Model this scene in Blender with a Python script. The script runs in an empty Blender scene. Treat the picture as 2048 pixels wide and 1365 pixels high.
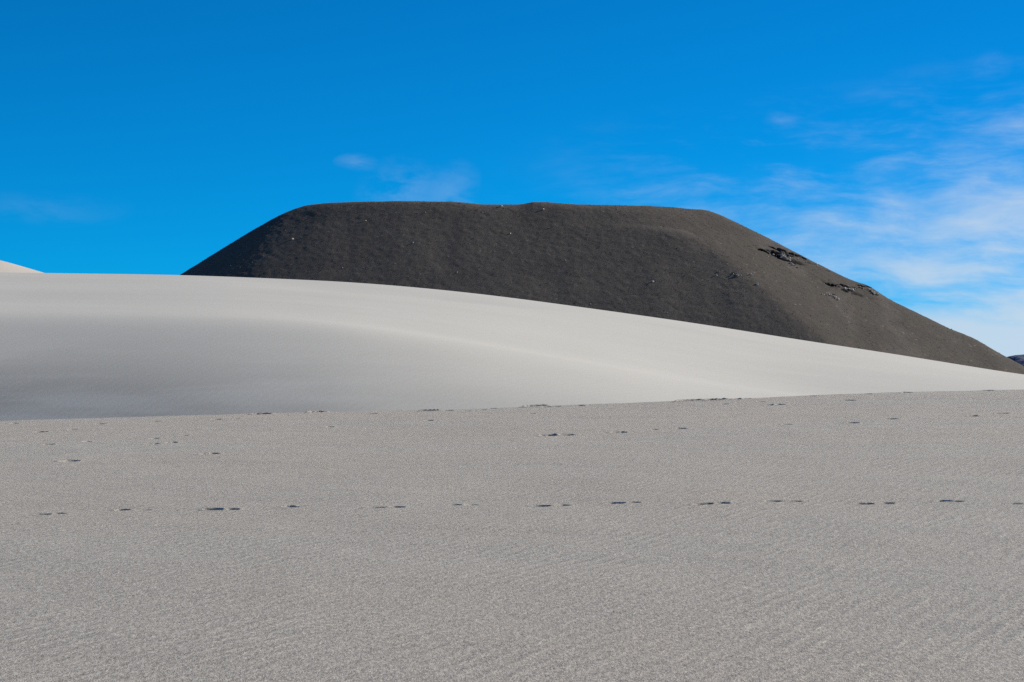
import bpy, math, random
import numpy as np
from mathutils import Vector, noise as mnoise

# ------------------------------------------------------------------ camera
F = 3822.0          # focal length in pixels of the 2048-wide photograph
HY = 780.0          # image row of the true horizon
EYE = 1.6
PITCH = math.atan((HY - 682.5) / F)
sc = bpy.context.scene
col = sc.collection
cam_d = bpy.data.cameras.new('camera')
cam_d.lens = 36.0 * F / 2048
cam_d.sensor_width = 36.0
cam_d.clip_start = 0.1
cam_d.clip_end = 60000
cam = bpy.data.objects.new('camera', cam_d)
cam.location = (0, 0, EYE)
cam.rotation_euler = (math.pi / 2 + PITCH, 0, 0)
col.objects.link(cam)
sc.camera = cam

# ------------------------------------------------------------------ light
SUN_EL = math.radians(27.0)
SUN_AZ = math.radians(64.0)      # clockwise from +Y: right of the view, slightly beyond it
sunv = Vector((math.sin(SUN_AZ) * math.cos(SUN_EL), math.cos(SUN_AZ) * math.cos(SUN_EL), math.sin(SUN_EL)))
sd = bpy.data.lights.new('sun', 'SUN')
sd.energy = 5.0
sd.angle = math.radians(0.53)
sd.color = (1.0, 0.94, 0.85)
sun = bpy.data.objects.new('sun', sd)
sun.rotation_euler = sunv.to_track_quat('Z', 'Y').to_euler()
sun.location = (60, 20, 60)
col.objects.link(sun)

sc.view_settings.view_transform = 'Standard'
sc.view_settings.look = 'None'
sc.view_settings.gamma = 1
sc.view_settings.use_curve_mapping = False
sc.view_settings.exposure = 0.5
sc.cycles.use_denoising = False
sc.cycles.max_bounces = 4

world = bpy.data.worlds.new('World')
sc.world = world
world.use_nodes = True


class NT:
    """small helper for building node trees"""
    def __init__(self, nt):
        self.t = nt
        nt.nodes.clear()

    def n(self, typ, ins=None, **props):
        nd = self.t.nodes.new(typ)
        for k, v in props.items():
            setattr(nd, k, v)
        for k, v in (ins or {}).items():
            s = nd.inputs[k]
            if isinstance(v, bpy.types.NodeSocket):
                self.t.links.new(v, s)
            else:
                s.default_value = v
        return nd

    def math(self, op, a, b=0.0, c=0.0, clamp=False):
        return self.n('ShaderNodeMath', {0: a, 1: b, 2: c}, operation=op, use_clamp=clamp).outputs[0]

    def ss(self, x, a, b, lo=0.0, hi=1.0):
        return self.n('ShaderNodeMapRange', {'Value': x, 'From Min': a, 'From Max': b, 'To Min': lo, 'To Max': hi},
                      interpolation_type='SMOOTHSTEP').outputs[0]

    def mix(self, f, a, b, blend='MIX'):
        nd = self.n('ShaderNodeMix', None, data_type='RGBA', blend_type=blend)
        for k, v in ((0, f), (6, a), (7, b)):
            if isinstance(v, bpy.types.NodeSocket):
                self.t.links.new(v, nd.inputs[k])
            else:
                nd.inputs[k].default_value = v
        return nd.outputs[2]

    def noise(self, vec, scale, detail=2.0, rough=0.5, dist=0.0):
        return self.n('ShaderNodeTexNoise', {'Vector': vec, 'Scale': scale, 'Detail': detail, 'Roughness': rough,
                                             'Distortion': dist}).outputs[0]

    def xyz(self, x, y, z=0.0):
        return self.n('ShaderNodeCombineXYZ', {0: x, 1: y, 2: z}).outputs[0]


w = NT(world.node_tree)
out = w.n('ShaderNodeOutputWorld')
sky = w.n('ShaderNodeTexSky', None, sky_type='NISHITA', sun_disc=False, sun_elevation=SUN_EL,
          sun_rotation=SUN_AZ, altitude=3600.0, air_density=1.0, dust_density=0.0, ozone_density=3.0)
tc = w.n('ShaderNodeTexCoord').outputs['Generated']
sep = w.n('ShaderNodeSeparateXYZ', {0: tc})
sx, sy, sz = sep.outputs
az = w.math('ARCTAN2', sx, sy)
el = w.math('ARCSINE', sz)
# deep polarised blue of high, dry air
SKY_TINT = (0.012, 0.91, 1.48, 1)
tinted = w.mix(1.0, sky.outputs[0], SKY_TINT, 'MULTIPLY')
SKY_STRENGTH = 0.054
# thin cirrus spreading up from the right-hand horizon
warp = w.noise(w.xyz(w.math('MULTIPLY', az, 9.0), w.math('MULTIPLY', el, 16.0), 3.1), 1.0, 3.0, 0.5)
warp = w.math('SUBTRACT', warp, 0.5)
azw = w.math('ADD', az, w.math('MULTIPLY', warp, 0.05))
elw = w.math('ADD', el, w.math('MULTIPLY', warp, 0.03))
edge = w.math('ADD', w.math('MULTIPLY', w.math('SUBTRACT', az, 0.03), 0.18), 0.116)     # upper limit of the veil
depth = w.math('SUBTRACT', edge, elw)
cov = w.math('MULTIPLY', w.ss(depth, -0.012, 0.14), w.ss(az, -0.02, 0.34))
n1 = w.noise(w.xyz(w.math('MULTIPLY', azw, 10.0), w.math('MULTIPLY', elw, 46.0), 7.7), 1.0, 7.0, 0.6)
n2 = w.noise(w.xyz(w.math('MULTIPLY', azw, 32.0), w.math('MULTIPLY', elw, 80.0), 1.7), 1.0, 5.0, 0.6)
nn = w.math('ADD', w.math('MULTIPLY', n1, 0.7), w.math('MULTIPLY', n2, 0.3))
thr = w.math('SUBTRACT', 0.60, w.math('MULTIPLY', cov, 0.31))
cl = w.n('ShaderNodeMapRange', {'Value': w.math('SUBTRACT', nn, thr), 'From Min': -0.15, 'From Max': 0.30,
                                'To Min': 0.0, 'To Max': 1.0}, interpolation_type='SMOOTHSTEP').outputs[0]
cl = w.math('MULTIPLY', cl, w.ss(depth, -0.03, 0.035))
cl = w.math('MULTIPLY', cl, w.ss(az, -0.03, 0.14))
# two faint shreds standing over the hill
def shred(a0, e0, ra, re, k):
    da = w.math('DIVIDE', w.math('SUBTRACT', azw, a0), ra)
    de = w.math('DIVIDE', w.math('SUBTRACT', elw, e0), re)
    r2 = w.math('ADD', w.math('MULTIPLY', da, da), w.math('MULTIPLY', de, de))
    g = w.math('SUBTRACT', 1.0, w.math('POWER', r2, 0.5), clamp=True)
    return w.math('MULTIPLY', w.math('MULTIPLY', g, w.ss(n2, 0.38, 0.66)), k)
sh = shred(-0.055, 0.103, 0.030, 0.020, 0.17)
for a in ((-0.025, 0.105, 0.016, 0.018, 0.16), (-0.084, 0.117, 0.012, 0.006, 0.2), (0.146, 0.142, 0.012, 0.005, 0.13),
          (0.252, 0.166, 0.010, 0.008, 0.09), (-0.24, 0.094, 0.05, 0.012, 0.05)):
    sh = w.math('ADD', sh, shred(*a))
bank = w.math('MULTIPLY', w.ss(elw, 0.046, 0.030), w.ss(az, 0.10, 0.24))
dens = w.math('ADD', w.math('MULTIPLY', cl, 0.80), sh, clamp=True)
veil = w.math('MULTIPLY', w.math('MULTIPLY', w.ss(depth, 0.0, 0.11), w.ss(az, 0.02, 0.27)), w.ss(n1, 0.25, 0.6))
dens = w.math('ADD', w.math('MULTIPLY', dens, 0.85), w.math('MULTIPLY', veil, 0.22), clamp=True)
dens = w.math('MAXIMUM', dens, w.math('MULTIPLY', bank, 0.86))
CLOUD = (7.9, 9.1, 10.4, 1)
final = w.mix(dens, tinted, CLOUD)
bg = w.n('ShaderNodeBackground', {'Color': final, 'Strength': SKY_STRENGTH})
w.t.links.new(bg.outputs[0], out.inputs[0])

# ------------------------------------------------------------------ helpers
def el_z(py, Y):
    """height of a point seen at image row py, at distance Y"""
    return EYE + (HY - py) / F * Y

def tx(px):
    return (px - 1024.0) / F

def vnoise(x, y, seed=0):
    """vectorised 2-D value noise in -1..1"""
    x = np.asarray(x, float); y = np.asarray(y, float)
    xi = np.floor(x).astype(np.int64); yi = np.floor(y).astype(np.int64)
    fx = x - xi; fy = y - yi
    fx = fx * fx * fx * (fx * (fx * 6 - 15) + 10); fy = fy * fy * fy * (fy * (fy * 6 - 15) + 10)
    def h(a, b):
        v = (a * 374761393 + b * 668265263 + seed * 974634777) & 0x7fffffff
        v = ((v ^ (v >> 13)) * 1274126177) & 0x7fffffff
        v = v ^ (v >> 16)
        return (v & 0xffff) / 32767.5 - 1.0
    a = h(xi, yi); b = h(xi + 1, yi); c = h(xi, yi + 1); d = h(xi + 1, yi + 1)
    return (a * (1 - fx) + b * fx) * (1 - fy) + (c * (1 - fx) + d * fx) * fy

def fbm(x, y, octaves, seed=0, gain=0.5):
    s = 0; a = 1.0
    for o in range(octaves):
        s = s + a * vnoise(x * 2 ** o + 13.7 * o, y * 2 ** o - 7.1 * o, seed + o)
        a *= gain
    return s

def gsmooth(z, sig, axis):
    r = int(3 * sig) + 1
    k = np.exp(-0.5 * (np.arange(-r, r + 1) / sig) ** 2); k /= k.sum()
    pad = [(0, 0), (0, 0)]; pad[axis] = (r, r)
    zp = np.pad(z, pad, mode='reflect', reflect_type='odd')
    return np.apply_along_axis(lambda v: np.convolve(v, k, 'valid'), axis, zp)

def sstep(x, a, b):
    t = np.clip((x - a) / (b - a), 0, 1)
    return t * t * (3 - 2 * t)

def raw_mesh(name, verts, quads):
    me = bpy.data.meshes.new(name)
    me.vertices.add(len(verts)); me.vertices.foreach_set('co', np.ascontiguousarray(verts, dtype=np.float32).ravel())
    n = len(quads)
    me.loops.add(n * 4); me.loops.foreach_set('vertex_index', np.ascontiguousarray(quads, dtype=np.int32).ravel())
    me.polygons.add(n)
    me.polygons.foreach_set('loop_start', np.arange(0, n * 4, 4, dtype=np.int32))
    me.polygons.foreach_set('use_smooth', np.ones(n, dtype=bool))
    me.update(calc_edges=True)
    return me

def grid_quads(nr, nc):
    i = np.arange(nr * nc).reshape(nr, nc)
    return np.stack([i[:-1, :-1], i[:-1, 1:], i[1:, 1:], i[1:, :-1]], -1).reshape(-1, 4)

def link(name, me, material=None, parent=None, **props):
    o = bpy.data.objects.new(name, me)
    col.objects.link(o)
    if me is not None and material is not None and not me.materials:
        me.materials.append(material)
    if parent is not None:
        o.parent = parent
    for k, v in props.items():
        o[k] = v
    return o

def grid_object(name, X, Y, Z, material, **props):
    v = np.stack([X, Y, Z], -1).reshape(-1, 3)
    return link(name, raw_mesh(name, v, grid_quads(*X.shape)), material, **props)

# ------------------------------------------------------------------ materials
def material(name):
    m = bpy.data.materials.new(name)
    m.use_nodes = True
    k = NT(m.node_tree)
    return m, k

def finish(k, color, rough, normal=None):
    b = k.n('ShaderNodeBsdfPrincipled', {'Base Color': color, 'Roughness': rough})
    b.inputs['Specular IOR Level'].default_value = 0.15
    if normal is not None:
        k.t.links.new(normal, b.inputs['Normal'])
    o = k.n('ShaderNodeOutputMaterial')
    k.t.links.new(b.outputs[0], o.inputs[0])

def scaled(k, vec, s, rz=0.0):
    return k.n('ShaderNodeMapping', {'Vector': vec, 'Scale': s, 'Rotation': (0, 0, rz)}).outputs[0]

def ramp(k, f, stops):
    nd = k.n('ShaderNodeValToRGB', {0: f})
    e = nd.color_ramp.elements
    e[0].position, e[0].color = stops[0][0], (*stops[0][1], 1)
    e[1].position, e[1].color = stops[-1][0], (*stops[-1][1], 1)
    for p, c in stops[1:-1]:
        q = e.new(p); q.color = (*c, 1)
    return nd.outputs[0]

def bump(k, h, strength, dist, normal=None):
    ins = {'Height': h, 'Strength': strength, 'Distance': dist}
    if normal is not None:
        ins['Normal'] = normal
    return k.n('ShaderNodeBump', ins).outputs[0]

# coarse grey volcanic sand of the foreground: salt-and-pepper grains
M_near, k = material('coarse_sand')
P = k.n('ShaderNodeNewGeometry').outputs['Position']
g1 = k.noise(P, 230.0, 1.0, 0.9)
g2 = k.noise(P, 110.0, 1.0, 0.9)
g3 = k.noise(scaled(k, P, (1, 0.30, 1)), 60.0, 3.0, 0.95)
gg = k.math('ADD', k.math('ADD', k.math('MULTIPLY', g1, 0.45), k.math('MULTIPLY', g2, 0.20)), k.math('MULTIPLY', g3, 0.35))
c = ramp(k, gg, [(0.37, (0.036, 0.034, 0.032)), (0.46, (0.20, 0.189, 0.169)), (0.52, (0.332, 0.311, 0.273)), (0.62, (0.67, 0.63, 0.55))])
tint = k.noise(P, 0.16, 2.0, 0.5)
c = k.mix(k.ss(tint, 0.30, 0.70), c, k.mix(1.0, c, (1.02, 0.985, 0.96, 1), 'MULTIPLY'))
rip_w = k.n('ShaderNodeTexWave', {'Vector': scaled(k, P, (1, 1, 1), math.radians(26)), 'Scale': 2.5, 'Distortion': 5.0,
                                  'Detail': 2.0, 'Detail Scale': 0.6}, bands_direction='X').outputs[1]
rip_w = k.math('POWER', rip_w, 2.2)
rip_mask = k.ss(k.noise(P, 1.3, 3.0), 0.25, 0.75)
rip = k.math('MULTIPLY', rip_w, rip_mask)
nb = bump(k, rip, 0.5, 0.007)
nb = bump(k, gg, 0.7, 0.010, nb)
finish(k, c, 0.95, nb)

# pale pumice sand of the big dune
M_pale, k = material('pale_pumice_sand')
P = k.n('ShaderNodeNewGeometry').outputs['Position']
g1 = k.noise(P, 9.0, 4.0, 0.7)
st = k.noise(scaled(k, P, (0.035, 0.16, 0.30), math.radians(-6)), 1.0, 6.0, 0.6, 0.4)
base = ramp(k, st, [(0.25, (0.452, 0.435, 0.388)), (0.5, (0.472, 0.455, 0.406)), (0.75, (0.490, 0.473, 0.422))])
sp = k.n('ShaderNodeSeparateXYZ', {0: P})
# dark gritty wind streaks, also painting shade into the face's lower left
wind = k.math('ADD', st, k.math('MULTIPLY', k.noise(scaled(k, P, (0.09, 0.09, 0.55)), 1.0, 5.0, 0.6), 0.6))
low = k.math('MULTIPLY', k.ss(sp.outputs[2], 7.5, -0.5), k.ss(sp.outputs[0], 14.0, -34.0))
grit_shade = k.math('MULTIPLY', low, k.ss(wind, 0.62, 0.92), clamp=True)
base = k.mix(k.math('MULTIPLY', grit_shade, 0.6), base, (0.26, 0.243, 0.205, 1))
base = k.mix(k.ss(g1, 0.3, 0.7), k.mix(1.0, base, (0.93, 0.93, 0.93, 1), 'MULTIPLY'), base)
rip = k.n('ShaderNodeTexWave', {'Vector': scaled(k, P, (1, 1, 1), math.radians(35)), 'Scale': 0.55, 'Distortion': 6.0,
                                'Detail': 3.0, 'Detail Scale': 1.0}, bands_direction='X').outputs[1]
nb = bump(k, rip, 0.2, 0.009)
nb = bump(k, g1, 0.25, 0.03, nb)
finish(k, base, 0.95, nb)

M_far, k = material('warm_far_sand')
P = k.n('ShaderNodeNewGeometry').outputs['Position']
c = ramp(k, k.noise(scaled(k, P, (0.02, 0.02, 0.2)), 1.0, 5.0, 0.6), [(0.3, (0.40, 0.36, 0.31)), (0.7, (0.46, 0.42, 0.365))])
finish(k, c, 0.95, bump(k, k.noise(P, 2.0, 4.0), 0.3, 0.1))

# dark cinder
M_cinder, k = material('dark_cinder')
P = k.n('ShaderNodeNewGeometry').outputs['Position']
sp = k.n('ShaderNodeSeparateXYZ', {0: P})
f1 = k.noise(P, 5.0, 3.0, 0.85)
f2 = k.noise(scaled(k, P, (0.09, 0.25, 0.03)), 1.0, 5.0, 0.6)
c = ramp(k, f1, [(0.30, (0.035, 0.030, 0.025)), (0.47, (0.073, 0.062, 0.051)), (0.56, (0.094, 0.080, 0.066)), (0.72, (0.17, 0.147, 0.122))])
brown = k.n('ShaderNodeAttribute', None, attribute_name='soil_shade').outputs['Fac']      # brown right flank, its colour darkened to soften the sunlit contrast
c = k.mix(brown, c, k.mix(1.0, c, (0.60, 0.595, 0.57, 1), 'MULTIPLY'))
c = k.mix(k.ss(f2, 0.35, 0.65), k.mix(1.0, c, (0.86, 0.86, 0.88, 1), 'MULTIPLY'), c)
rusty = k.math('MULTIPLY', k.ss(k.noise(P, 0.5, 4.0, 0.7), 0.60, 0.70), k.math('MULTIPLY', brown, 0.5))
c = k.mix(rusty, c, (0.12, 0.066, 0.042, 1))
vor = k.n('ShaderNodeTexVoronoi', {'Vector': P, 'Scale': 1.1}, feature='F1')
rnd = k.n('ShaderNodeSeparateColor', {0: vor.outputs['Color']}).outputs[0]
fleck = k.math('MULTIPLY', k.ss(vor.outputs['Distance'], 0.26, 0.16), k.ss(rnd, 0.90, 0.97))
c = k.mix(k.math('MULTIPLY', fleck, 0.55), c, (0.22, 0.205, 0.19, 1))
nb = bump(k, f1, 0.4, 0.11)
finish(k, c, 0.92, nb)

M_rock, k = material('dark_ledge_rock')
P = k.n('ShaderNodeNewGeometry').outputs['Position']
c = ramp(k, k.noise(P, 2.2, 5.0, 0.7), [(0.3, (0.018, 0.016, 0.017)), (0.6, (0.045, 0.040, 0.038)), (0.75, (0.085, 0.07, 0.06))])
finish(k, c, 0.9, bump(k, k.noise(P, 3.0, 5.0, 0.7), 0.6, 0.3))

M_palerock, k = material('pale_rubble_rock')
P = k.n('ShaderNodeNewGeometry').outputs['Position']
c = ramp(k, k.noise(P, 1.3, 4.0, 0.7), [(0.35, (0.24, 0.215, 0.19)), (0.6, (0.48, 0.45, 0.41))])
finish(k, c, 0.9, bump(k, k.noise(P, 4.0, 4.0, 0.7), 0.5, 0.2))

M_white, k = material('pale_pumice_stone')
P = k.n('ShaderNodeNewGeometry').outputs['Position']
c = ramp(k, k.noise(P, 6.0, 3.0, 0.6), [(0.3, (0.48, 0.44, 0.36)), (0.7, (0.66, 0.61, 0.50))])
finish(k, c, 0.9)

M_mount, k = material('hazed_mountain_rock')
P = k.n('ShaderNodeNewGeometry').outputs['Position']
c = ramp(k, k.noise(P, 0.004, 6.0, 0.7), [(0.3, (0.03, 0.05, 0.10)), (0.7, (0.085, 0.095, 0.15))])  # blue haze of distance painted into the rock colour
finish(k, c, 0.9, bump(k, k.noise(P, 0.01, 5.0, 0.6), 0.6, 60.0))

# ------------------------------------------------------------------ ground to the horizon
GZ = EYE - 7.5
r = 26000.0
Xg, Yg = np.meshgrid(np.linspace(-r, r, 41), np.linspace(-4000, r, 41))
grid_object('ground', Xg, Yg, np.full(Xg.shape, GZ) + fbm(Xg / 3000, Yg / 3000, 2, 5) * 0.8, M_far, kind='structure',
            label='flat sandy plain that runs out to the horizon below the dunes')

# distant mountain beyond the right-hand end of the dark hill
MY = 9000.0
xs = np.linspace(tx(1930) * MY, tx(3300) * MY, 220)
ys = np.linspace(MY - 1500, MY + 2500, 60)
Xm, Ym = np.meshgrid(xs, ys)
sil = np.interp(Xm / MY, [tx(p) for p in (1930, 1990, 2025, 2048, 2090, 2200, 2400, 2700, 3300)],
                [el_z(p, MY) for p in (775, 730, 711, 709, 700, 690, 712, 705, 770)])
ridge = 1 - np.abs(Ym - MY) / np.where(Ym < MY, 1400.0, 2400.0)
Zm = GZ - 20 + (sil - GZ + 20) * np.clip(ridge, 0, 1) ** 0.9 + fbm(Xm / 260, Ym / 260, 4, 21) * 14 * np.clip(1 - ridge, 0, 1) ** .5
grid_object('distant_mountain', Xm, Ym, Zm, M_mount, kind='structure',
            label='mountain coloured with blue haze, barely showing past the right-hand foot of the dark hill')

# far-left pale dune beyond the crest
FY = 460.0
tt = np.linspace(-0.60, -0.10, 260)
yy = np.linspace(FY - 90, FY + 120, 90)
T, Yf = np.meshgrid(tt, yy)
crest = np.interp(T, [tx(p) for p in (-1400, -700, -250, 0, 55, 110, 300, 640)], [el_z(p, FY) for p in (390, 415, 462, 510, 526, 542, 605, 715)])
prof = np.where(Yf < FY, (FY - Yf) * 0.30, (Yf - FY) * 0.45)
Zf = gsmooth(gsmooth(crest - prof, 2.0, 0), 3.0, 1)
grid_object('far_dune', T * Yf, Yf, Zf, M_far, kind='structure',
            label='warm pale dune peeking over the sand crest at the left edge')

# ------------------------------------------------------------------ dark cinder hill
HD = 350.0
S = HD / F            # metres per photograph pixel at the hill
DIRS = [(-47, 23.0, 0.548), (5, 37.2, 0.603), (53, 40.0, 0.45), (90, 20.0, 0.6), (130, 34.0, 0.6), (160, 39.9, 0.665), (180, 42.9, 0.665),
        (-165, 40.1, 0.665), (-150, 34.6, 0.65), (-136, 27.3, 0.62), (-124, 21.0, 0.61), (-112, 12.4, 0.61), (-100, 6.2, 0.61), (-94, 3.9, 0.61)]


def hill_base(x, yr, soil_shade=False):
    H = np.interp(x, [(p - 1024) * S for p in (360, 560, 640, 700, 900, 960, 1040, 1065, 1150, 1280, 1380, 1440, 1700)],
                  [el_z(p, HD) for p in (409, 404, 400, 399, 402.5, 409, 407.5, 404, 410, 413.5, 413, 409, 412)])
    s = 0
    zs = []
    for a, rr, sl in DIRS:
        n = (math.cos(math.radians(a)), math.sin(math.radians(a)))
        zs.append(-sl * (x * n[0] + yr * n[1] - rr))
    zs = np.stack(zs)
    def soft(q, kk):
        m = q.min(0)
        return m - np.log(np.exp(-kk * (q - m)).sum(0)) / kk
    m = zs.min(0)
    side = soft(np.stack([soft(zs[:2], 1.2), soft(zs[2:], 1.2)]), 0.45 + 2.0 * sstep(-m, 4.0, 11.0))
    if soil_shade:
        return sstep(zs[2:].min(0) - zs[:2].min(0), -1.0 - 3.5 * sstep(m, -12, -3), 1.2 + 4.5 * sstep(m, -12, -3))
    k2 = 1.5
    m2 = np.minimum(side, 0)
    z = m2 - np.log(np.exp(-k2 * (side - m2)) + np.exp(k2 * m2)) / k2
    Hs = np.interp(x, [-65, -33, 0, 34, 62], [el_z(p, HD) for p in (407, 402.5, 407, 411.5, 412)])
    return Hs + (H - Hs) * np.exp(np.clip(side, -30, 0) / 1.5) + z

def hill_z(x, y):
    yr = y - HD
    z = hill_base(x, yr)
    # hump on the right-hand foot and the lip of the outcrop on the skyline
    z = z + 0.45 * np.exp(-((x - 80.3) ** 2 + (yr + 16) ** 2 * 0.15) / 9.0)
    z = z + 0.45 * np.exp(-((x - 63.6) ** 2) / 4.0 - ((yr + 9.5) ** 2) / 60.0)
    # gullied scree: relief drawn out down the slope, finer boulders on top
    z = z + 0.16 * fbm(x / 9.0, yr / 21.0, 2, 31) + 0.03 * fbm(x / 1.1 + 0.7 * yr, yr / 1.3 - 0.5 * x, 3, 41, 0.6)
    # rock steps worn into the right-hand face
    for (cx, cy, lx, ly, dz) in HOLLOWS:
        z = z - dz * np.exp(-((x - cx) / lx) ** 2 - ((y - cy) / ly) ** 2) * np.clip(0.7 + 0.9 * fbm(x / 0.9, y / 0.9, 2, 95), 0, 1.6)
    return z

HOLLOWS = []

def hit(fn, px, py, y0, y1, step=0.1):
    """first point of the surface fn(x, y) on the line of sight through a photograph pixel"""
    Yv = np.arange(y0, y1, step)
    zr = el_z(py, Yv)
    zz = fn(tx(px) * Yv, Yv)
    i = np.argmax(zz >= zr)
    Yh = Yv[i]
    return float(tx(px) * Yh), float(Yh), float(fn(np.array([tx(px) * Yh]), np.array([Yh]))[0])

for (px, py, lx, ly, dz) in ((1546, 509, 3.0, 0.8, 0.7), (1575, 517, 2.5, 1.0, 0.9), (1606, 519, 1.3, 0.8, 0.6), (1680, 576, 3.8, 0.8, 0.5)):
    hx, hy, hz = hit(hill_z, px, py, 290, 372)
    HOLLOWS.append((hx, hy, lx, ly, dz))

xs = np.concatenate([np.arange(-78, -52, 0.6), np.arange(-52, 100, 0.22), np.arange(100, 150, 0.8)])
ys = np.concatenate([np.arange(282, 305, 0.6), np.arange(305, 372, 0.24), np.arange(372, 440, 1.2)])
Xh, Yh = np.meshgrid(xs, ys)
Zh = hill_z(Xh, Yh)
soil_shade = hill_base(Xh, Yh - HD, True)
soil_shade = np.clip(soil_shade * (1 - 0.5 * sstep(fbm(Xh / 5.0, Yh / 9.0, 3, 91), 0.2, 0.9)), 0, 1)
hill = grid_object('dark_hill', Xh, Yh, np.maximum(Zh, GZ - 4), M_cinder, kind='structure',
                   label='flat-topped dark cinder hill behind the pale dune')

at = hill.data.attributes.new('soil_shade', 'FLOAT', 'POINT')
at.data.foreach_set('value', soil_shade.astype(np.float32).ravel())

# ------------------------------------------------------------------ big pale dune
cols = np.linspace(-0.55, 0.55, 700)
rows = np.concatenate([np.arange(70, 185, 0.4), np.arange(185, 300, 1.5)])
KP = [-1100, -400, 0, 350, 500, 700, 850, 1000, 1200, 1400, 1600, 1800, 2048, 2500, 3200]
CR = [500, 530, 541.5, 546, 551.5, 560, 572, 588, 615, 643, 675.5, 706, 748, 800, 840]
SH = [590, 612, 628, 634, 638, 652, 674, 698, 733, 768, 795, 806, 812, 835, 860]
MID = [755, 757, 754, 750, 752, 760, 776, 792, 812, 830, 842, 850, 858, 880, 890]
T = cols
px_c = T * F + 1024
cr = np.interp(px_c, KP, CR); shd = np.interp(px_c, KP, SH); mid = np.interp(px_c, KP, MID)
Zc = np.zeros((len(rows), len(T)))
for j in range(len(T)):
    p = px_c[j]
    back = 6.0 * np.clip((1024 - p) / 1024, -0.2, 2.0)          # the steep face swings away to the left
    ysh = np.interp(p, [0, 900, 1500], [122, 122, 128]) + back
    ymid = np.interp(p, [0, 900, 1500], [109, 110, 112]) + back * 0.9
    flat = np.interp(p, [0, 400, 800, 1500, 1800], [0.110, 0.100, 0.055, 0.025, 0.015])
    Yn = np.array([70, 92, 102 + back, ymid, ysh, ysh + 11, 152, 175, 178, 205, 300.0])
    zc = el_z(cr[j], 175)
    zsd = el_z(shd[j], ysh)
    zfl = zsd + flat * 11
    z150 = zfl + (zc - zfl) * (152 - ysh - 11) / (175 - ysh - 11) + 0.15
    zn = [GZ - 2, GZ - 1, el_z(mid[j] + 100, 102 + back), el_z(mid[j], ymid), zsd, zfl, z150, zc, zc - 0.25, zc - 6.0, GZ - 6]
    Zc[:, j] = np.interp(rows, Yn, zn)
# resample the rows evenly enough to smooth them
ev = np.arange(70, 300, 0.4)
Ze = np.stack([np.interp(ev, rows, Zc[:, j]) for j in range(len(T))], 1)
Ze = gsmooth(Ze, 6.0, 0); Ze = gsmooth(Ze, 11.0, 1)
Zd = np.stack([np.interp(rows, ev, Ze[:, j]) for j in range(len(T))], 1)
T2, R2 = np.meshgrid(T, rows)
Xd = T2 * R2
Pd = T2 * F + 1024
Zd = Zd - 0.30 * np.exp(-((R2 - 164 - 0.006 * (Pd - 800)) / 3.5) ** 2) * sstep(Pd, 420, 700) * (1 - sstep(Pd, 850, 1150))
Zd = Zd + 0.02 * fbm(Xd / 30.0 + R2 / 40, R2 / 11.0, 3, 61) * sstep(R2, 80, 110) * (1 - sstep(R2, 160, 172))
pale = grid_object('pale_dune', Xd, R2, Zd, M_pale, kind='structure',
                   label='large smooth pale dune with a rounded shoulder in front of the dark hill')

# ------------------------------------------------------------------ near dune with footprints
def near_base(x, Y):
    z = 0.0374 * Y - 0.000229 * Y * Y + 0.0007 * Y * x
    # crest line, then the lee side
    z = z + 0.010 * fbm(x / 1.6, Y / 1.1, 3, 71) * sstep(Y, 5, 12) + 0.03 * fbm(x / 7.0, Y / 9.0, 2, 72) * sstep(Y, 15, 40)
    over = np.clip(Y - 45.0 - 0.35 * vnoise(x / 2.5, Y * 0, 73), 0, None)
    return z - 0.5 * (np.sqrt(over * over + 0.35 ** 2) - 0.35)

def near_hit(px, py):
    Yv = np.arange(4, 45.2, 0.02)
    zr = el_z(py, Yv)
    zz = near_base(tx(px) * Yv, Yv)
    m = zz >= zr
    i = int(np.argmax(m)) if m.any() else len(Yv) - 1
    return float(tx(px) * Yv[i]), float(Yv[i])

random.seed(4)
prints = []        # (x, y, half length, half width, depth, rim, angle)
trail = [(88, 1029, 125, 1026), (244, 1021, 287, 1021), (427, 1020, 467, 1018), (582, 1014, 606, 1011), (752, 1016, 797, 1013),
         (906, 1010, 943, 1011), (1082, 1013, 1126, 1010), (1230, 1007, 1268, 1004), (1404, 1009, 1444, 1005), (1548, 1003, 1590, 1004),
         (1727, 1009, 1771, 1006), (1882, 1003, 1915, 1005), (2028, 1008, 2060, 1006)]
DEEP = [(.6, .9), (1, .35), (1.35, 1.1), (.8, .4), (.7, .9), (.6, .4), (.9, .8), (.8, .6), (.8, 1.1), (.6, .7), (1.1, 1.0), (.8, .6), (.4, .4)]
for i, (xa, ya, xb, yb) in enumerate(trail):
    x1, y1 = near_hit(xa, ya); x2, y2 = near_hit(xb, yb)
    big = 1.0 if i % 2 else 0.7
    k1, k2_ = DEEP[i]
    prints.append([(x1, y1, 0.060 + 0.02 * random.random(), 0.045, 0.030 * k1, 0.012 * k1, random.uniform(-.3, .3)),
                   (x2, y1 + 0.4 * (y2 - y1), 0.045 + 0.02 * random.random(), 0.04, 0.028 * k2_, 0.010 * k2_, random.uniform(-.3, .3))])
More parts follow.
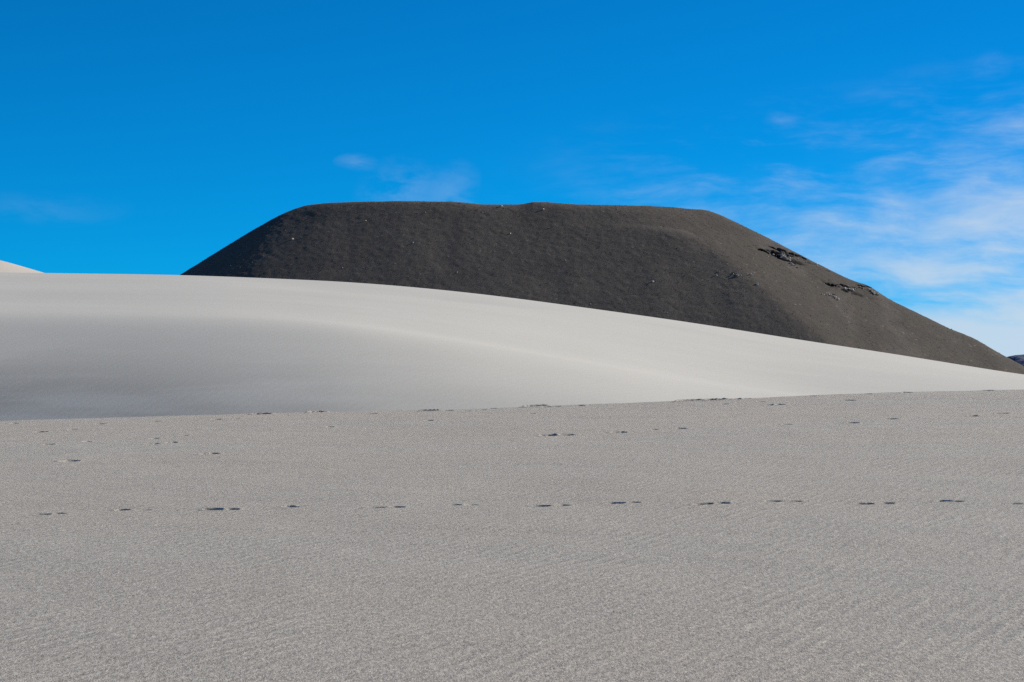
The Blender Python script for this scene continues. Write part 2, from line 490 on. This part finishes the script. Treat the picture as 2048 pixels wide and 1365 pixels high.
crest_marks = [(81, 863, 1), (96, 888, .8), (176, 882, .6), (139, 921, 1), (304, 887, .9), (343, 884, .7), (420, 907, 1.0), (200, 847, .9),
    (312, 842, .8), (433, 838, .9), (419, 842, .6), (523, 828, 1.5), (636, 824, 1.4), (367, 870, .6), (308, 876, .6), (473, 836, .6), (658, 853, .7),
    (145, 858, .7), (743, 826, 1.0), (795, 819, .7), (859, 821, 1.4), (896, 820, 1), (857, 840, .7), (966, 819, .9), (1018, 811, 1.1),
    (1072, 812, 1.8), (1092, 813, 1.0), (1113, 812, 1.0), (1158, 810, 1.0), (1096, 870, 1), (1134, 869, 1), (1238, 864, 1), (1360, 856, .9),
    (1380, 801, 2.0), (1432, 799, 1.6), (1478, 797, 1.1), (1307, 858, .6), (1062, 826, .7), (934, 821, .8), (985, 816, .8), (1493, 796, .9),
    (1522, 802, .8), (1560, 808, .9), (1698, 800, 1.0), (1782, 837, .9), (1703, 845, .9), (2005, 826, 1.0), (1977, 780, 1.0), (1813, 784, 1.0),
    (1539, 809, .7), (1575, 848, .7), (1946, 831, .7), (1449, 807, .7), (2001, 778, .8), (1735, 787, .8), (1623, 791, .8), (28, 846, .8)]
for (px, py, s) in crest_marks:
    x1, y1 = near_hit(px, py + 2.0)
    prints.append([(x1, y1, (0.125 if s >= 1.4 else 0.11) * s, 0.09, 0.045 * min(s, 1.3), (0.022 + 0.016 * (px > 480 and s >= 1.4)) * min(s, 1.4), random.uniform(-.35, .35))])

def dents(x, Y, plist):
    dz = np.zeros_like(x)
    for (cx, cy, a, b, dep, rim, ang) in plist:
        ca, sa = math.cos(ang), math.sin(ang)
        u = ((x - cx) * ca + (Y - cy) * sa) / a
        v = (-(x - cx) * sa + (Y - cy) * ca) / b
        d = np.sqrt(u * u + v * v) + 0.18 * vnoise(x / 0.05, Y / 0.05, 77)
        pit = -dep * (1 - sstep(d, 0.55, 1.25))
        # sand heaped up on the far side and thinly all round
        rg = rim * np.exp(-((d - 1.45) / 0.33) ** 2) * (0.30 + 0.60 * sstep(v, 0.0, 1.2) + 0.10 * sstep(-u, 0.3, 1.2))
        dz += pit + rg
    return dz

outer = np.array([0.30, 0.32, 0.35, 0.4, 0.46, 0.55, 0.7, 0.9, 1.2, 1.7, 2.5, 4.0, 7.0])
tc_ = np.concatenate([-outer[::-1], np.linspace(-0.29, 0.29, 900), outer])
rw = np.concatenate([np.arange(1.0, 7, 0.25), np.arange(7, 15.9, 0.06), np.arange(15.9, 18.6, 0.014), np.arange(18.6, 27, 0.05),
                     np.arange(27, 46.4, 0.032), np.arange(46.4, 66, 0.4)])
Tn, Rn = np.meshgrid(tc_, rw)
Xn = Tn * Rn
Zn = near_base(Xn, Rn)
owner = np.full(Xn.shape, -1, dtype=np.int32)
for i, pl in enumerate(prints):
    cx = np.mean([p[0] for p in pl]); cy = np.mean([p[1] for p in pl])
    rad = 0.42 + max(p[2] for p in pl)
    r0, r1 = np.searchsorted(rw, cy - rad), np.searchsorted(rw, cy + rad)
    c0, c1 = np.searchsorted(tc_, (cx - rad) / (cy - rad)) - 1, np.searchsorted(tc_, (cx + rad) / (cy - rad)) + 1
    c0 = max(c0, 0)
    c0b = np.searchsorted(tc_, min((cx - rad) / (cy - rad), (cx - rad) / (cy + rad))) - 1
    c1b = np.searchsorted(tc_, max((cx + rad) / (cy - rad), (cx + rad) / (cy + rad))) + 1
    c0, c1 = max(c0b, 0), c1b
    sl = (slice(r0, r1), slice(c0, c1))
    Zn[sl] += dents(Xn[sl], Rn[sl], pl)
    for (px_, py_, a, b, *_r, ang) in pl:
        inside = ((Xn[sl] - px_) / (a * 1.75)) ** 2 + ((Rn[sl] - py_) / (b * 1.9)) ** 2 < 1
        owner[sl][inside] = i
    if len(pl) == 2:
        inside = (np.abs(Xn[sl] - pl[0][0] / 2 - pl[1][0] / 2) < abs(pl[1][0] - pl[0][0]) / 2) & (np.abs(Rn[sl] - cy) < 0.07)
        owner[sl][inside] = i

V = np.stack([Xn, Rn, Zn], -1)
dr = np.gradient(V, axis=0); dc = np.gradient(V, axis=1)
NV = np.cross(dc, dr); NV /= np.linalg.norm(NV, axis=-1, keepdims=True)
V = V.reshape(-1, 3); NV = NV.reshape(-1, 3)
Q = grid_quads(*Xn.shape)
qown = owner.reshape(-1)[Q[:, 0]]

def sub_object(name, faces, parent=None, **props):
    q = Q[faces]
    used, inv = np.unique(q, return_inverse=True)
    me = raw_mesh(name, V[used], inv.reshape(-1, 4))
    me.normals_split_custom_set_from_vertices(NV[used].tolist())
    return link(name, me, M_near, parent, **props)

near = sub_object('near_dune', qown < 0, kind='structure',
                  label='grey coarse-grained sand slope across the foreground marked by footprints')
for i in range(len(prints)):
    f = qown == i
    if f.any():
        sub_object('footprint', f, near)

# ------------------------------------------------------------------ stones
def rock_mesh(name, seed, sub=2, jag=0.35, flat=1.0):
    """faceted, uneven stone about one unit across"""
    import bmesh
    bm = bmesh.new()
    bmesh.ops.create_icosphere(bm, subdivisions=sub, radius=0.5)
    rnd = random.Random(seed)
    off = Vector((rnd.uniform(0, 50), rnd.uniform(0, 50), rnd.uniform(0, 50)))
    planes = []
    for _ in range(9):
        n = Vector((rnd.gauss(0, 1), rnd.gauss(0, 1), rnd.gauss(0, 0.7))).normalized()
        planes.append((n, rnd.uniform(0.27, 0.42)))
    for v in bm.verts:
        p = v.co.copy()
        for n, d in planes:                    # broken faces
            t = p.dot(n)
            if t > d:
                p -= n * (t - d)
        p += p.normalized() * jag * 0.3 * mnoise.noise(p * 3.2 + off)
        p.z *= flat
        v.co = p
    me = bpy.data.meshes.new(name)
    bm.to_mesh(me); bm.free()
    return me

def place_rock(name, me, mat, loc, size, rot, parent=None, **props):
    m = me
    if not m.materials:
        m.materials.append(mat)
    o = link(name, m, mat, parent, **props)
    o.location = loc
    o.scale = size
    o.rotation_euler = rot
    return o

ledge_meshes = [rock_mesh('ledge', 100 + i, 3, 0.9, 0.8) for i in range(6)]
rubble_meshes = [rock_mesh('rubble', 200 + i, 1, 0.5) for i in range(6)]
pale_meshes = [rock_mesh('stone', 300 + i, 2, 0.5) for i in range(5)]

def outcrop(px, py, label, ledges, rocks, group=None):
    bx, by, bz = hit(hill_z, px, py, 290, 385)
    root = link('rock_outcrop', None, None)
    root.location = (bx, by, bz)
    root['label'] = label
    root['category'] = 'rock outcrop'
    base = Vector((bx, by, bz))
    rnd = random.Random(int(px))
    for i, (qx, qy, wpx, hpx) in enumerate(ledges):
        x, y, z = hit(hill_z, qx, qy, 290, 385)
        wd, hh = wpx * S, hpx * S
        place_rock('ledge', ledge_meshes[(i + int(px)) % 6], M_rock, Vector((x, y + 0.35, z - hh * 0.05)) - base,
                   (wd * 1.25, min(2.2, wd * 1.3), hh * 1.75), (rnd.uniform(-.1, .1), 0.33 + rnd.uniform(-.1, .12), rnd.uniform(-.15, .15)), root)
    for i, (qx, qy, s) in enumerate(rocks):
        x, y, z = hit(hill_z, qx, qy, 290, 385)
        s *= S
        place_rock('rock', rubble_meshes[i % 6], M_palerock, Vector((x, y - 0.25, z + s * 0.15)) - base,
                   (s * rnd.uniform(1.0, 1.7), s, s * rnd.uniform(.6, .9)), (rnd.uniform(-.5, .5), rnd.uniform(-.2, .6), rnd.uniform(0, 3)), root)
    return root

rr_ = random.Random(8)
def along(x0, y0, x1, y1, n, s0, s1, j=2.5):
    out = []
    for i in range(n):
        t = rr_.random()
        out.append((x0 + (x1 - x0) * t + rr_.uniform(-j, j), y0 + (y1 - y0) * t + rr_.uniform(-j, j), rr_.uniform(s0, s1)))
    return out

outcrop(1570, 510, 'largest dark broken rock ledge, high on the right-hand shoulder of the dark hill',
        [(1524, 500, 14, 3), (1536, 503, 18, 6), (1552, 507, 24, 8), (1549, 497, 20, 5), (1563, 503, 16, 9), (1572, 510, 20, 11), (1581, 511, 14, 11),
         (1556, 511, 18, 5)],
        along(1563, 512, 1580, 522, 12, 4, 7) + along(1572, 519, 1592, 522, 8, 3, 6) + along(1545, 510, 1560, 513, 5, 3, 5, 1.5))
outcrop(1602, 516, 'short dark rock ledge close to the skyline, just right of the largest outcrop',
        [(1595, 512, 12, 5), (1602, 514, 14, 7), (1609, 518, 9, 5)], along(1598, 519, 1612, 523, 4, 2, 4))
outcrop(1590, 530, 'small pale streak of broken rock just below the largest dark outcrop',
        [(1591, 529, 10, 2.5)], along(1578, 525, 1596, 535, 12, 2.5, 5, 2))
outcrop(1685, 572, 'long thin dark rock ledge halfway down the right-hand slope',
        [(1658, 569, 12, 4), (1668, 572, 14, 5), (1678, 571, 13, 4.5), (1688, 573, 14, 5), (1698, 575, 14, 4.5), (1708, 576, 12, 3)],
        along(1676, 574, 1712, 581, 16, 2.5, 5, 2))
outcrop(1740, 576, 'rock ledge with a sharp lip on the skyline of the right-hand slope',
        [(1725, 573, 14, 3), (1737, 574, 16, 4), (1745, 576, 10, 5.5)],
        along(1735, 578, 1756, 591, 18, 3, 6, 1.8) + along(1718, 574, 1728, 577, 4, 2.5, 4.5, 1))
outcrop(1668, 592, 'scatter of broken pale rock low on the right-hand slope under the long ledge',
        [(1668, 590, 9, 2)], along(1640, 590, 1662, 589, 8, 2, 4, 2) + along(1658, 588, 1680, 601, 12, 2.5, 5, 2))
outcrop(1474, 549, 'small dark rock ledge where the front and right faces of the dark hill meet',
        [(1469, 547, 8, 1.6), (1477, 550, 9, 2)], along(1466, 550, 1484, 553, 6, 2.5, 4, 1.2) + along(1495, 549, 1506, 550, 5, 2, 3.5))
outcrop(1659, 542, 'thin dark ledge near the skyline between the two big outcrops',
        [(1657, 542, 11, 2), (1650, 540, 6, 1.5)], along(1630, 527, 1636, 533, 3, 2, 4))

# single pale stones that stand out on the hill
boulders = [(585, 479, 5, 'white stone high on the shaded left part of the dark hill'),
            (731, 442, 4, 'small white stone below the left half of the hill top'),
            (1003, 413, 7, 'pale stone just under the rim of the hill top, middle of the hill'),
            (1306, 564, 5, 'pale stone low on the plain dark front face of the hill'),
            (1515, 569, 7, 'brightest cream stone on the edge between the dark and brown faces of the hill'),
            (1434, 551, 4, 'small pale stone on the dark face left of the small ledge'),
            (1634, 529, 5, 'white stone near the right-hand skyline between the two biggest outcrops'),
            (1678, 600, 5, 'white stone at the lower end of the low rubble on the right-hand slope'),
            (1021, 468, 3.6, 'tiny white stone in the middle of the dark front face'),
            (826, 486, 3.6, 'tiny white stone on the left half of the front face'),
            (1087, 419, 5, 'grey stone under the rim right of the middle of the hill top')]
for i, (px, py, s, lab) in enumerate(boulders):
    x, y, z = hit(hill_z, px, py, 290, 385)
    s *= S * 0.85
    place_rock('pale_boulder', pale_meshes[i % 5], M_white, (x, y - 0.05, z + s * 0.15), (s * 1.1, s, s * 0.9), (0.2 * i, 0.3 * i, i * 1.1),
               label=lab, category='boulder', group='pale stones dotted over the dark hill')

# scattered stones, too many and too small to count
def scatter(name, pts, sizes, mat, label, seed):
    rnd = np.random.RandomState(seed)
    base = []
    for _ in range(6):
        d = rnd.normal(size=(6, 3)); d /= np.linalg.norm(d, axis=1)[:, None]
        o = np.array([[1, 0, 0], [-1, 0, 0], [0, 1, 0], [0, -1, 0], [0, 0, 1], [0, 0, -1]], float)
        base.append((o + 0.35 * d) * rnd.uniform(0.35, 0.6, (6, 1)))
    tri = np.array([[0, 2, 4], [2, 1, 4], [1, 3, 4], [3, 0, 4], [2, 0, 5], [1, 2, 5], [3, 1, 5], [0, 3, 5]])
    n = len(pts)
    vv = np.zeros((n, 6, 3))
    for i in range(n):
        a = rnd.uniform(0, 6.28); ca, sa = math.cos(a), math.sin(a)
        b = base[i % 6] @ np.array([[ca, sa, 0], [-sa, ca, 0], [0, 0, 0.8]])
        vv[i] = b * sizes[i] + pts[i]
    ff = (tri[None] + (np.arange(n) * 6)[:, None, None]).reshape(-1, 3)
    me = bpy.data.meshes.new(name)
    me.from_pydata(vv.reshape(-1, 3).tolist(), [], ff.tolist())
    return link(name, me, mat, None, kind='stuff', label=label)

rs = np.random.RandomState(3)
n = 14000
X0 = rs.uniform(-60, 98, n); Y0 = rs.uniform(298, 368, n)
Z0 = hill_z(X0, Y0)
sz_ = 0.07 + 0.13 * rs.rand(n) ** 4
scatter('cinder_stones', np.stack([X0, Y0, Z0 + sz_ * .2], 1), sz_, M_cinder, 'loose dark stones strewn all over the cinder hill', 11)
n = 900
X0 = rs.uniform(-60, 98, n); Y0 = rs.uniform(300, 368, n)
keep = rs.rand(n) < np.where(X0 > 35, 1.0, 0.35)
X0, Y0 = X0[keep], Y0[keep]
sz_ = 0.10 + 0.16 * rs.rand(len(X0)) ** 3
scatter('pale_stones', np.stack([X0, Y0, hill_z(X0, Y0) + sz_ * .2], 1), sz_, M_palerock, 'small pale stones scattered over the cinder hill', 12)
# bright pumice grains on the foreground sand
n = 170
Y0 = 8 + 36 * rs.rand(n) ** 1.2
X0 = rs.uniform(-0.3, 0.3, n) * Y0
sz_ = (0.0022 + 0.0035 * rs.rand(n) ** 2) * Y0 / 14
scatter('pumice_grains', np.stack([X0, Y0, near_base(X0, Y0) + sz_ * .3], 1), sz_, M_white, 'bright pumice grains lying on the foreground sand', 13)
